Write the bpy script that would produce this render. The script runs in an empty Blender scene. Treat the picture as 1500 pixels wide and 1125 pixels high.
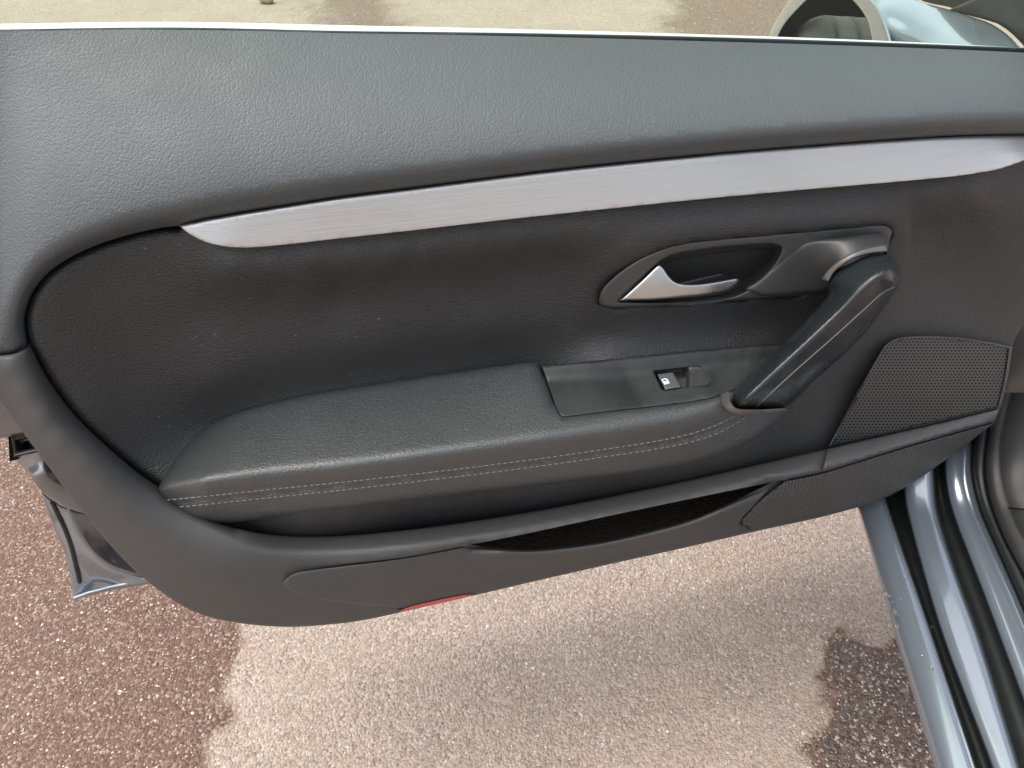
import bpy, math, random
import numpy as np
from mathutils import Vector
from mathutils.geometry import delaunay_2d_cdt
random.seed(7); np.random.seed(7)
S = bpy.context.scene; COL = S.collection
# ------------------------------------------------------------------ camera, world, sun, exposure
F = 1130.0; P = math.radians(40.6); CAM = np.array([0.0, 0.0, 1.114])
cd = bpy.data.cameras.new('camera'); co = bpy.data.objects.new('camera', cd); COL.objects.link(co)
co.location = CAM; co.rotation_euler = (math.radians(90) - P, 0, 0)
cd.sensor_width = 36; cd.lens = 36 * F / 1500; cd.clip_start = .02; cd.clip_end = 400
S.camera = co
SUN_EL, SUN_AZ = math.radians(66), math.radians(-100)      # azimuth from +Y towards +X
w = bpy.data.worlds.new('World'); S.world = w; w.use_nodes = True
nt = w.node_tree; bg = nt.nodes['Background']
sky = nt.nodes.new('ShaderNodeTexSky'); sky.sky_type = 'NISHITA'; sky.sun_disc = False
sky.sun_elevation = SUN_EL; sky.sun_rotation = SUN_AZ; sky.air_density = 1.0; sky.dust_density = 4.5; sky.ozone_density = 1.0
hs = nt.nodes.new('ShaderNodeHueSaturation'); hs.inputs['Saturation'].default_value = .45     # hazy white overcast
nt.links.new(sky.outputs[0], hs.inputs['Color']); nt.links.new(hs.outputs[0], bg.inputs[0]); bg.inputs[1].default_value = 0.15
ld = bpy.data.lights.new('sun', 'SUN'); ld.energy = 1.1; ld.angle = math.radians(110); ld.color = (1, .95, .88)
lo = bpy.data.objects.new('sun', ld); COL.objects.link(lo)
sd = Vector((math.sin(SUN_AZ) * math.cos(SUN_EL), math.cos(SUN_AZ) * math.cos(SUN_EL), math.sin(SUN_EL)))
lo.rotation_euler = sd.to_track_quat('Z', 'Y').to_euler(); lo.location = sd * 10
S.view_settings.view_transform = 'Standard'; S.view_settings.look = 'None'; S.view_settings.gamma = 1
S.view_settings.exposure = 1.55
S.render.engine = 'CYCLES'
# ------------------------------------------------------------------ geometry of the place
def ray(x, y):
    cx = (np.asarray(x, float) - 750) / F; cy = (np.asarray(y, float) - 562.5) / F
    return np.stack([cx, math.cos(P) - cy * math.sin(P), -(math.sin(P) + cy * math.cos(P))], -1)
DT = np.array([math.sin(math.radians(76)), math.cos(math.radians(76)), 0])   # along the door, towards its hinge
DN = np.array([DT[1], -DT[0], 0])                                            # out of the door, into the car
D0 = DN[1] * .643
def D(x, y, wv):                       # a point wv metres proud of the door's glass plane
    r = ray(x, y); s = (D0 + np.asarray(wv, float)) / (r @ DN)
    return CAM + r * s[..., None]
def G(x, y, z):                        # a point at height z
    r = ray(x, y); s = (np.asarray(z, float) - CAM[2]) / r[..., 2]
    return CAM + r * s[..., None]
SA = math.radians(5.8); SF = np.array([math.sin(SA), math.cos(SA), 0]); SM = np.array([math.cos(SA), -math.sin(SA), 0])
SO = SM @ np.array([.425, .48, 0])
def K(x, y, off):                      # a point off metres inboard of the car's side plane
    r = ray(x, y); s = (SO + np.asarray(off, float)) / (r @ SM)
    return CAM + r * s[..., None]

def dense(pts, closed=False, step=5.0, sharp=()):
    """Catmull-Rom through control points; indices in sharp stay corners."""
    pts = np.asarray(pts, float); n = len(pts); out = []
    for i in range(n if closed else n - 1):
        p1, p2 = pts[i], pts[(i + 1) % n]
        p0 = pts[(i - 1) % n] if (closed or i > 0) else p1
        p3 = pts[(i + 2) % n] if (closed or i + 2 < n) else p2
        if i in sharp: p0 = p1
        if (i + 1) % n in sharp: p3 = p2
        L = np.linalg.norm(p2 - p1); k = max(1, int(L / step))
        m1 = (p2 - p0) * .5; m2 = (p3 - p1) * .5
        L0 = np.linalg.norm(p1 - p0) + 1e-6; L3 = np.linalg.norm(p3 - p2) + 1e-6
        m1 *= min(1, 2 * L / (L + L0)); m2 *= min(1, 2 * L / (L + L3))
        for j in range(k):
            t = j / k
            out.append((2*t**3-3*t*t+1)*p1 + (t**3-2*t*t+t)*m1 + (-2*t**3+3*t*t)*p2 + (t**3-t*t)*m2)
    if not closed: out.append(pts[-1])
    return np.array(out)
def dist(p, line, closed=False):
    a = line if closed else line[:-1]; b = np.roll(line, -1, 0) if closed else line[1:]
    ab = b - a; L2 = (ab ** 2).sum(1) + 1e-12; res = np.full(len(p), 1e9)
    for i in range(0, len(p), 4000):
        q = p[i:i+4000, None, :] - a[None]
        t = np.clip((q * ab[None]).sum(2) / L2, 0, 1)
        res[i:i+4000] = np.sqrt(((q - t[..., None] * ab[None]) ** 2).sum(2).min(1))
    return res
def inside(p, poly):
    x, y = p[:, 0], p[:, 1]; r = np.zeros(len(p), bool); n = len(poly); j = n - 1
    for i in range(n):
        xi, yi = poly[i]; xj, yj = poly[j]
        c = ((yi > y) != (yj > y)) & (x < (xj - xi) * (y - yi) / ((yj - yi) if yj != yi else 1e-9) + xi)
        r ^= c; j = i
    return r
class Field:
    """thin-plate surface through (x, y, value) control points"""
    def __init__(self, pts, lam=1e-4):
        p = np.asarray(pts, float); self.q = p[:, :2] / 400; n = len(p)
        A = self.k(self.q, self.q) + lam * np.eye(n); B = np.c_[np.ones(n), self.q]
        M = np.block([[A, B], [B.T, np.zeros((3, 3))]])
        self.c = np.linalg.solve(M, np.r_[p[:, 2], 0, 0, 0])
    def k(self, a, b):
        r2 = ((a[:, None] - b[None]) ** 2).sum(2) + 1e-12; return r2 * np.log(r2) * .5
    def __call__(self, x, y):
        p = np.c_[np.ravel(x), np.ravel(y)] / 400; out = np.empty(len(p)); n = len(self.q)
        for i in range(0, len(p), 20000):
            s = p[i:i+20000]; out[i:i+20000] = self.k(s, self.q) @ self.c[:n] + self.c[n] + s @ self.c[n+1:]
        return out
def sm(t): t = np.clip(t, 0, 1); return t * t * (3 - 2 * t)

def link(name, verts, faces, mat, parent, uv=None, smooth=True, flat=None):
    me = bpy.data.meshes.new(name)
    v = np.asarray(verts, float)
    if parent is not None and parent.parent is not None and parent.parent.parent is not None: parent = parent.parent   # thing > part > sub-part, no further
    if parent is not None:
        o_ = parent
        while o_ is not None: v = v - np.array(o_.location); o_ = o_.parent
    me.from_pydata(v.tolist(), [], faces)
    for m in (mat if isinstance(mat, list) else [mat]): me.materials.append(m)
    if smooth: me.polygons.foreach_set('use_smooth', [True] * len(me.polygons))
    if uv is not None:
        ul = me.uv_layers.new(name='UVMap'); li = np.empty(len(me.loops), int); me.loops.foreach_get('vertex_index', li)
        ul.data.foreach_set('uv', np.asarray(uv)[li].ravel())
    me.update()
    o = bpy.data.objects.new(name, me); COL.objects.link(o)
    if parent is not None: o.parent = parent
    return o
def thing(name, label, cat, loc):
    o = bpy.data.objects.new(name, None); COL.objects.link(o); o.location = loc; o.empty_display_size = .1
    o['label'] = label; o['category'] = cat; return o
def uvs(v): return np.c_[v @ DT, v[:, 2]]

def sheet(name, outline, depth, mat, parent, step=7, rounds=(), holes=(), skirt=.012, mapper=D, back=False, lines=()):
    """a moulded panel: outline filled with a fine mesh, depth(x, y) its relief, rounds = edges that curl back"""
    outline = np.asarray(outline); allp = [outline]; edges = []; n0 = 0
    loops = [outline] + [np.asarray(h) for h in holes]
    pts = []; 
    for lp in loops:
        k = len(lp); edges += [(n0 + i, n0 + (i + 1) % k) for i in range(k)]; pts += list(lp); n0 += k
    for ln in lines:
        k = len(ln); edges += [(n0 + i, n0 + i + 1) for i in range(k - 1)]; pts += list(ln); n0 += k
    lo_, hi = outline.min(0), outline.max(0)
    gx, gy = np.meshgrid(np.arange(lo_[0], hi[0], step), np.arange(lo_[1], hi[1], step * .87))
    gx = gx + (np.arange(gx.shape[0]) % 2)[:, None] * step * .5
    g = np.c_[gx.ravel(), gy.ravel()]; g = g[inside(g, outline)]
    rings = []
    for (ln, r, R) in rounds:
        d = np.gradient(ln, axis=0); nrm = np.c_[-d[:, 1], d[:, 0]] / (np.linalg.norm(d, axis=1)[:, None] + 1e-9)
        for f_ in (.06, .18, .36, .6, 1.0):
            for sgn in (1, -1):
                q = ln + nrm * sgn * f_ * r; q = q[inside(q, outline)]
                if len(q): q = q[dist(q, ln) > .93 * f_ * r]; rings.append(q)
    if len(g):
        keep = np.ones(len(g), bool)
        for (ln, r, R) in rounds: keep &= dist(g, ln) > min(r * 1.15, 60)if r < step * 5 else True
        g = g[keep]
        for lp in loops: g = g[dist(g, lp, True) > min(step * .45, 3)]
    cand = np.vstack([g] + rings) if rings else g
    for lp in loops: cand = cand[dist(cand, lp, True) > .25] if len(cand) else cand
    for hl in holes: cand = cand[~inside(cand, np.asarray(hl))]
    pts = np.vstack([np.array(pts), cand]) if len(cand) else np.array(pts)
    vo, _, fo, *_r = delaunay_2d_cdt([Vector(p) for p in pts], edges, [], 0, 1e-4)
    v2 = np.array([[p.x, p.y] for p in vo]); f = np.array([t for t in fo if len(t) == 3])
    c = v2[f].mean(1); ok = inside(c, outline)
    for hl in holes: ok &= ~inside(c, np.asarray(hl))
    f = f[ok]
    # every face turned the same way
    a, b_, c_ = v2[f[:, 0]], v2[f[:, 1]], v2[f[:, 2]]
    ar = (b_[:, 0]-a[:, 0])*(c_[:, 1]-a[:, 1]) - (b_[:, 1]-a[:, 1])*(c_[:, 0]-a[:, 0])
    f = f[np.abs(ar) > 1e-6]; ar = ar[np.abs(ar) > 1e-6]
    f[ar > 0] = f[ar > 0][:, ::-1]
    wv = np.asarray(depth(v2[:, 0], v2[:, 1]), float) * np.ones(len(v2))
    for (ln, r, R) in rounds:
        t = np.clip(1 - dist(v2, ln) / r, 0, 1); wv = wv - R * (1 - np.sqrt(1 - np.minimum(t, .9999) ** 2))
    v3 = mapper(v2[:, 0], v2[:, 1], wv)
    faces = f.tolist(); verts = list(v3)
    if skirt:
        seen = {}
        for t in f.tolist():
            for i in range(3):
                e = (t[i], t[(i + 1) % 3]); seen[e] = 1
        be = [e for e in seen if (e[1], e[0]) not in seen]
        vb = mapper(v2[:, 0], v2[:, 1], wv + (skirt if mapper is K else -skirt))
        base = len(verts); idx = {}
        for e in be:
            for i in e:
                if i not in idx: idx[i] = base + 2 * len(idx); verts += [v3[i], vb[i]]
        faces += [[idx[e[1]], idx[e[0]], idx[e[0]] + 1, idx[e[1]] + 1] for e in be]
        if back: b2 = len(verts); verts += list(vb); faces += (f[:, ::-1] + b2).tolist()
    verts = np.array(verts)
    return link(name, verts, faces, mat, parent, uvs(verts))
def loft(name, rows, mat, parent, mapper=G, n=60, y0=640, y1=1240):
    """rows of (control points x(y), z) lofted side by side"""
    ys = np.linspace(y0, y1, n); V = []
    for ln, z in rows:
        d = dense(ln, step=3); x = np.interp(ys, d[:, 1], d[:, 0])
        # beyond the given ends go straight on
        s0 = (d[1, 0]-d[0, 0])/(d[1, 1]-d[0, 1]+1e-9); s1 = (d[-1, 0]-d[-2, 0])/(d[-1, 1]-d[-2, 1]+1e-9)
        x = np.where(ys < d[0, 1], d[0, 0]+s0*(ys-d[0, 1]), x); x = np.where(ys > d[-1, 1], d[-1, 0]+s1*(ys-d[-1, 1]), x)
        zz = np.array([z(q) for q in ys]) if callable(z) else np.full(n, z)
        V.append(mapper(x, ys, zz))
    V = np.array(V); m = len(rows)
    faces = [[i*n+j, i*n+j+1, (i+1)*n+j+1, (i+1)*n+j] for i in range(m-1) for j in range(n-1)]
    v = V.reshape(-1, 3); return link(name, v, faces, mat, parent, uvs(v))
def rod(name, pts3, rad, mat, parent, sides=6):
    p = np.asarray(pts3); n = len(p); t = np.gradient(p, axis=0); t /= np.linalg.norm(t, axis=1)[:, None] + 1e-12
    u = np.cross(t, [0.05, -.3, 1.]); u /= np.linalg.norm(u, axis=1)[:, None]; w_ = np.cross(t, u); V = []
    for k in range(sides):
        a = 2*math.pi*k/sides; V.append(p + (u*math.cos(a) + w_*math.sin(a))*rad)
    V = np.array(V).reshape(-1, 3)
    faces = [[k*n+j, k*n+j+1, ((k+1) % sides)*n+j+1, ((k+1) % sides)*n+j] for k in range(sides) for j in range(n-1)]
    return link(name, V, faces, mat, parent)
# ------------------------------------------------------------------ materials
class M:
    def __init__(s, name, col, rough=.5, metal=0, spec=.5):
        s.m = bpy.data.materials.new(name); s.m.use_nodes = True; s.t = s.m.node_tree
        s.b = s.t.nodes['Principled BSDF']; s.b.inputs['Base Color'].default_value = (*col, 1)
        s.b.inputs['Roughness'].default_value = rough; s.b.inputs['Metallic'].default_value = metal
        s.b.inputs['Specular IOR Level'].default_value = spec; s.col = col; s.rough = rough; s.h = None
    def n(s, t, **k):
        nd = s.t.nodes.new(t)
        for a, v in k.items():
            if a in nd.inputs: nd.inputs[a].default_value = v
            else: setattr(nd, a, v)
        return nd
    def co(s, scale=(1, 1, 1), uv=False, rot=(0, 0, 0)):
        tc = s.n('ShaderNodeTexCoord'); mp = s.n('ShaderNodeMapping'); mp.inputs['Scale'].default_value = scale; mp.inputs['Rotation'].default_value = rot
        s.t.links.new(tc.outputs['UV' if uv else 'Object'], mp.inputs[0]); return mp.outputs[0]
    def l(s, a, b): s.t.links.new(a, b)
    def noise(s, scale, vec=None, detail=3, rough=.55, dist=0):
        nd = s.n('ShaderNodeTexNoise'); nd.inputs['Scale'].default_value = scale; nd.inputs['Detail'].default_value = detail
        nd.inputs['Roughness'].default_value = rough; nd.inputs['Distortion'].default_value = dist
        s.l(vec or s.co(), nd.inputs['Vector']); return nd.outputs['Fac']
    def ramp(s, fac, stops, interp='LINEAR'):
        r = s.n('ShaderNodeValToRGB'); r.color_ramp.interpolation = interp; e = r.color_ramp.elements
        while len(e) < len(stops): e.new(.5)
        for q, (p, c) in zip(e, stops): q.position = p; q.color = (*c, 1) if isinstance(c, tuple) else (c, c, c, 1)
        s.l(fac, r.inputs[0]); return r.outputs[0]
    def mix(s, fac, a, b):
        m = s.n('ShaderNodeMix', data_type='RGBA')
        for i, v in ((0, fac), (6, a), (7, b)):
            if isinstance(v, tuple): m.inputs[i].default_value = (*v, 1)
            elif isinstance(v, (int, float)): m.inputs[i].default_value = v
            else: s.l(v, m.inputs[i])
        return m.outputs[2]
    def math(s, op, a, b=0.0):
        m = s.n('ShaderNodeMath', operation=op)
        for i, v in ((0, a), (1, b)):
            if isinstance(v, (int, float)): m.inputs[i].default_value = v
            else: s.l(v, m.inputs[i])
        return m.outputs[0]
    def bump(s, h, strength, d):
        b = s.n('ShaderNodeBump'); b.inputs['Strength'].default_value = strength; b.inputs['Distance'].default_value = d
        s.l(h, b.inputs['Height'])
        if s.h is not None: s.l(s.h, b.inputs['Normal'])
        s.h = b.outputs[0]; s.l(s.h, s.b.inputs['Normal']); return s
    def base(s, c): s.l(c, s.b.inputs['Base Color']); return s
    def rgh(s, a, b, scale=30, detail=4):
        r = s.ramp(s.noise(scale, detail=detail), [(.3, a), (.7, b)]); s.l(r, s.b.inputs['Roughness']); return s
    def grain(s, scale, strength, d, vecscale=(1, 1, 1), jitter=.0015):
        # pebbled leather grain: cells bounded by soft creases
        v = s.co(vecscale); nz = s.n('ShaderNodeTexNoise'); nz.inputs['Scale'].default_value = scale * .5; s.l(v, nz.inputs['Vector'])
        add = s.n('ShaderNodeMixRGB', blend_type='LINEAR_LIGHT'); add.inputs[0].default_value = jitter; s.l(v, add.inputs[1]); s.l(nz.outputs['Color'], add.inputs[2])
        vo = s.n('ShaderNodeTexVoronoi', feature='SMOOTH_F1'); vo.inputs['Scale'].default_value = scale; vo.inputs['Smoothness'].default_value = .35; s.l(add.outputs[0], vo.inputs['Vector'])
        h = s.ramp(vo.outputs['Distance'], [(.05, 1.), (.4, .8), (.8, 0.)]); return s.bump(h, strength, d)
    def specks(s, base, col, scale=130, thr=.79, amt=1.0):
        f = s.ramp(s.noise(scale, detail=1), [(thr, 0.), (thr + .02, amt)]); return s.mix(f, base, col)

# soft-touch upper panel with pebbled grain
m = M('grained_soft_plastic', (.048, .052, .055), .5, spec=.5); m.grain(620, .42, .0005)
m.base(m.mix(m.noise(6, detail=4), (.041, .046, .049), (.053, .058, .060))); m.rgh(.44, .56); SOFT = m.m
m = M('leatherette', (.02, .019, .018), .5, spec=.42)
m.grain(520, .7, .0006, (.8, .8, 1.8)); m.bump(m.noise(70, detail=6), .15, .0010)
sm_ = m.ramp(m.noise(7, detail=6, rough=.65), [(.35, (.0175, .0175, .0175)), (.7, (.0225, .0225, .0223))])
m.base(m.specks(sm_, (.12, .125, .12), 170, .785, .5)); m.rgh(.42, .58, 9, 6); INSERT = m.m
m = M('armrest_leather', (.03, .031, .031), .42, spec=.5); m.grain(560, .45, .0006, (1, 1.3, 1), .002); m.bump(m.noise(120, detail=4), .25, .0008)
m.base(m.mix(m.noise(9, detail=4), (.034, .036, .036), (.044, .046, .046))); m.rgh(.26, .37); LEATHER = m.m
m = M('hard_grained_plastic', (.052, .05, .047), .55, spec=.4); m.grain(800, .3, .0003)
m.base(m.specks(m.mix(m.noise(5, detail=4), (.033, .033, .0325), (.044, .0437, .043)), (.14, .14, .135), 110, .79, .5)); m.rgh(.5, .62, 12, 5); HARD = m.m
m = M('ribbed_plastic', (.048, .047, .045), .55, spec=.4)
wv_ = m.n('ShaderNodeTexWave', wave_type='BANDS', bands_direction='X'); wv_.inputs['Scale'].default_value = 75; wv_.inputs['Distortion'].default_value = 0
m.l(m.co(uv=True, rot=(0, 0, math.radians(-6))), wv_.inputs['Vector']); m.bump(wv_.outputs['Fac'], .9, .0025); RIBS = m.m
m = M('dusty_black_plate', (.02, .024, .024), .5, spec=.35)
du = m.ramp(m.noise(16, detail=6, rough=.6, dist=.6), [(.38, (.011, .0125, .0125)), (.66, (.028, .031, .030))]); m.base(du); m.rgh(.38, .6, 22); PLATE = m.m
m = M('bezel_plastic', (.028, .028, .028), .42, spec=.45); m.rgh(.36, .5, 25); BEZEL = m.m
m = M('black_gap', (.006, .006, .006), .9, spec=.03); BLACK = m.m
m = M('pocket_mesh_lining', (.005, .005, .0053), .75, spec=.16); m.grain(300, .9, .002); LINING = m.m
m = M('painted_handle', (.012, .016, .02), .3, spec=.38)
m.base(m.mix(m.ramp(m.noise(22, detail=7, rough=.65, dist=.4), [(.5, 0.), (.75, .8)]), (.011, .0135, .015), (.032, .036, .038)))
m.rgh(.18, .34, 35, 6); m.bump(m.noise(900, detail=1), .08, .0002); HANDLE = m.m
m = M('satin_collar', (.125, .116, .108), .38, .6); m.rgh(.32, .44); COLLAR = m.m
m = M('brushed_aluminium', (.63, .62, .61), .36, .85)
br = m.noise(1, m.co((5, 1100, 1), True, (0, 0, math.radians(-4.5))), detail=5, rough=.7); br2 = m.noise(1, m.co((22, 600, 1), True, (0, 0, math.radians(-4.5))), detail=3)
m.base(m.mix(br, (.34, .334, .325), (.48, .472, .46))); m.bump(br, .4, .0004); m.l(m.ramp(br2, [(.3, .3), (.7, .46)]), m.b.inputs['Roughness'])
m.b.inputs['Anisotropic'].default_value = .5; ALU = m.m
m = M('satin_chrome', (.40, .40, .39), .3, 1.0); m.rgh(.24, .36, 30); CHROME = m.m
m = M('bright_belt_trim', (.86, .87, .86), .28, .7); BRIGHT = m.m
m = M('rubber_seal', (.010, .012, .012), .5, spec=.35); m.rgh(.4, .6, 60); RUBBER = m.m
m = M('car_paint', (.15, .19, .235), .22, .6, .5); m.b.inputs['Coat Weight'].default_value = 1; m.b.inputs['Coat Roughness'].default_value = .04
fl = m.noise(2500, detail=1); m.base(m.mix(fl, (.135, .158, .185), (.19, .215, .245))); m.bump(m.noise(18, detail=2), .02, .002); PAINT = m.m
m = M('inner_door_paint', (.075, .07, .078), .3, .4, .5); m.b.inputs['Coat Weight'].default_value = 1; m.b.inputs['Coat Roughness'].default_value = .08
m.base(m.mix(m.ramp(m.noise(14, detail=6), [(.45, 0.), (.7, 1.)]), (.085, .085, .095), (.11, .098, .098))); m.rgh(.25, .45, 20); SHELL = m.m
m = M('red_reflector', (.42, .035, .03), .15, 0, .6); m.grain(350, .5, .001); RED = m.m
m = M('thread', (.15, .15, .145), .7); THREAD = m.m
m = M('symbol_white', (.75, .78, .78), .5); WHITE = m.m
m = M('switch_key', (.055, .062, .062), .45); KEYM = m.m
m = M('kick_plastic', (.018, .018, .018), .5, spec=.45); m.grain(700, .3, .0003); m.rgh(.45, .6); KICK = m.m
m = M('tyre_rubber', (.035, .035, .033), .9, spec=.1); m.base(m.mix(m.noise(30, detail=5), (.05, .05, .047), (.10, .095, .088))); TYRE = m.m
m = M('dark_trim', (.016, .018, .018), .35, spec=.5); DARK = m.m
m = M('water', (.9, .95, 1), .03); m.b.inputs['Transmission Weight'].default_value = 1; m.b.inputs['IOR'].default_value = 1.33; WATER = m.m
# tinted side window: what it lets through is faintly green, and it reflects like glass
gm = bpy.data.materials.new('window_glass'); gm.use_nodes = True; t_ = gm.node_tree; t_.nodes.remove(t_.nodes['Principled BSDF'])
tr = t_.nodes.new('ShaderNodeBsdfTransparent'); tr.inputs[0].default_value = (.90, .965, .905, 1)
gl = t_.nodes.new('ShaderNodeBsdfGlossy'); gl.inputs['Roughness'].default_value = .01
fr = t_.nodes.new('ShaderNodeFresnel'); fr.inputs[0].default_value = 1.22; mx = t_.nodes.new('ShaderNodeMixShader')
for a, b in ((fr.outputs[0], mx.inputs[0]), (tr.outputs[0], mx.inputs[1]), (gl.outputs[0], mx.inputs[2]), (mx.outputs[0], t_.nodes['Material Output'].inputs[0])): t_.links.new(a, b)
ge = t_.nodes.new('ShaderNodeNewGeometry'); mu = t_.nodes.new('ShaderNodeMath'); mu.operation = 'MULTIPLY_ADD'; mu.inputs[1].default_value = -1; mu.inputs[2].default_value = 1
mm = t_.nodes.new('ShaderNodeMath'); mm.operation = 'MULTIPLY'   # the far face of the pane only lets light out
t_.links.new(ge.outputs['Backfacing'], mu.inputs[0]); t_.links.new(mu.outputs[0], mm.inputs[0]); t_.links.new(fr.outputs[0], mm.inputs[1]); t_.links.new(mm.outputs[0], mx.inputs[0])
# ------------------------------------------------------------------ ground: coarse red-brown tarmac, pale where dry
def gpoly(px): p = np.array(px, float); return G(p[:, 0], p[:, 1], np.zeros(len(p)))[:, :2]
WET1 = gpoly([(354, 880), (351, 930), (346, 975), (343, 1000), (333, 1020), (326, 1060), (311, 1095), (300, 1140), (280, 1300), (-900, 1300), (-900, 600), (250, 560)])
WET_SHADE = gpoly([(1216, 930), (1245, 940), (1300, 938), (1330, 940), (1420, 1000), (1500, 1300), (1180, 1300), (1192, 1130), (1186, 1095), (1202, 1065), (1208, 1045), (1222, 1020), (1192, 985), (1222, 968)])  # wet patch by the sill, the car's shade painted in as extra darkness
FAR1 = gpoly([(440, -60), (600, -60), (596, 60), (455, 60)]); FAR2 = gpoly([(955, -60), (1200, -60), (1220, 70), (990, 70)])
def smooth_noise(p, s, seed):
    r = np.random.RandomState(seed); g = r.rand(64, 64); q = p * s; i = np.floor(q).astype(int); f = q - i; f = f*f*(3-2*f)
    a = g[i[:, 0] % 64, i[:, 1] % 64]; b = g[(i[:, 0]+1) % 64, i[:, 1] % 64]; c = g[i[:, 0] % 64, (i[:, 1]+1) % 64]; d = g[(i[:, 0]+1) % 64, (i[:, 1]+1) % 64]
    return (a*(1-f[:, 0])+b*f[:, 0])*(1-f[:, 1]) + (c*(1-f[:, 0])+d*f[:, 0])*f[:, 1] - .5
def wet_and_shade(p):
    j = np.c_[smooth_noise(p, 24, 1), smooth_noise(p, 24, 2)] * .035 + np.c_[smooth_noise(p, 80, 3), smooth_noise(p, 80, 4)] * .018
    q = p + j
    def md(poly, soft):
        d = dist(q, poly, True); d = np.where(inside(q, poly), d, -d); return sm(d / soft + .5)
    jj = p + np.c_[smooth_noise(p, 5, 5), smooth_noise(p, 5, 6)] * .25 + j * 3
    def mf(poly):
        d = dist(jj, poly, True); d = np.where(inside(jj, poly), d, -d); return sm(d / .25 + .5)
    a = .58 * md(WET1, .022); b = 1.0 * md(WET_SHADE, .03); c = np.maximum(.42 * mf(FAR1), .42 * mf(FAR2))  # b: wet plus painted car shade; a and c: wet alone
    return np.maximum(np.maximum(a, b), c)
xs = np.unique(np.r_[np.linspace(-150, -3, 14), np.linspace(-3, -1.2, 30), np.linspace(-1.2, 1.0, 275), np.linspace(1.0, 4, 30), np.linspace(4, 150, 14)])
ys = np.unique(np.r_[np.linspace(-150, -2, 12), np.linspace(-2, .2, 12), np.linspace(.2, 1.5, 170), np.linspace(1.5, 6, 150), np.linspace(6, 200, 20)])
gx, gy = np.meshgrid(xs, ys); gp = np.c_[gx.ravel(), gy.ravel()]; nx = len(xs)
gf = [[j*nx+i, j*nx+i+1, (j+1)*nx+i+1, (j+1)*nx+i] for j in range(len(ys)-1) for i in range(nx-1)]
m = M('tarmac', (.4, .34, .3), .85, spec=.3)
at = m.n('ShaderNodeAttribute', attribute_name='wet_shade'); wet_shade = at.outputs['Fac']  # wet level; its top end also carries the painted car shade
v1 = m.n('ShaderNodeTexVoronoi', feature='F1'); v1.inputs['Scale'].default_value = 240; m.l(m.co(), v1.inputs['Vector'])
v2_ = m.n('ShaderNodeTexVoronoi', feature='F1'); v2_.inputs['Scale'].default_value = 480; m.l(m.co(), v2_.inputs['Vector'])
sep = m.n('ShaderNodeSeparateColor'); m.l(v1.outputs['Color'], sep.inputs[0])
dry = m.ramp(sep.outputs[0], [(0, (.195, .15, .118)), (.35, (.25, .198, .162)), (.7, (.295, .24, .20)), (1, (.375, .315, .265))])
dry = m.mix(m.ramp(m.noise(9, detail=5), [(.35, 0.), (.7, .5)]), dry, (.31, .255, .20))
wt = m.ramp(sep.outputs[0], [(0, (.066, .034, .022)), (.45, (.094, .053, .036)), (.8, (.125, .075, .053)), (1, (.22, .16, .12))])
wt_shade = m.ramp(sep.outputs[0], [(0, (.035, .025, .02)), (.6, (.085, .06, .048)), (.9, (.14, .10, .08)), (1, (.4, .34, .3))])  # wet tarmac with the car's shade darkened into its colour
f1 = m.ramp(wet_shade, [(0, 0.), (.55, 1.)]); f2 = m.ramp(wet_shade, [(.62, 0.), (1, 1.)])
c1 = m.mix(f2, m.mix(f1, dry, wt), wt_shade)
c1 = m.mix(m.ramp(m.noise(38, detail=2), [(.73, 0.), (.77, .55)]), c1, (.11, .08, .05))
c1 = m.mix(m.ramp(m.noise(3, detail=6), [(.3, 0.), (.8, .25)]), c1, (.16, .095, .07))
m.base(c1)
hh = m.math('ADD', m.math('MULTIPLY', m.math('SUBTRACT', 1., v1.outputs['Distance']), .7), m.math('MULTIPLY', m.math('SUBTRACT', 1., v2_.outputs['Distance']), .3))
m.bump(hh, .9, .0045); m.bump(m.noise(60, detail=6), .4, .003)
m.l(m.ramp(wet_shade, [(0, .85), (.6, .7), (1, .45)]), m.b.inputs['Roughness']); TARMAC = m.m
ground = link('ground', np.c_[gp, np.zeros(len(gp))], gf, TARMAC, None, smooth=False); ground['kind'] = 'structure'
wa = ground.data.attributes.new('wet_shade', 'FLOAT', 'POINT'); wa.data.foreach_set('value', wet_and_shade(gp).astype(np.float32))
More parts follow.
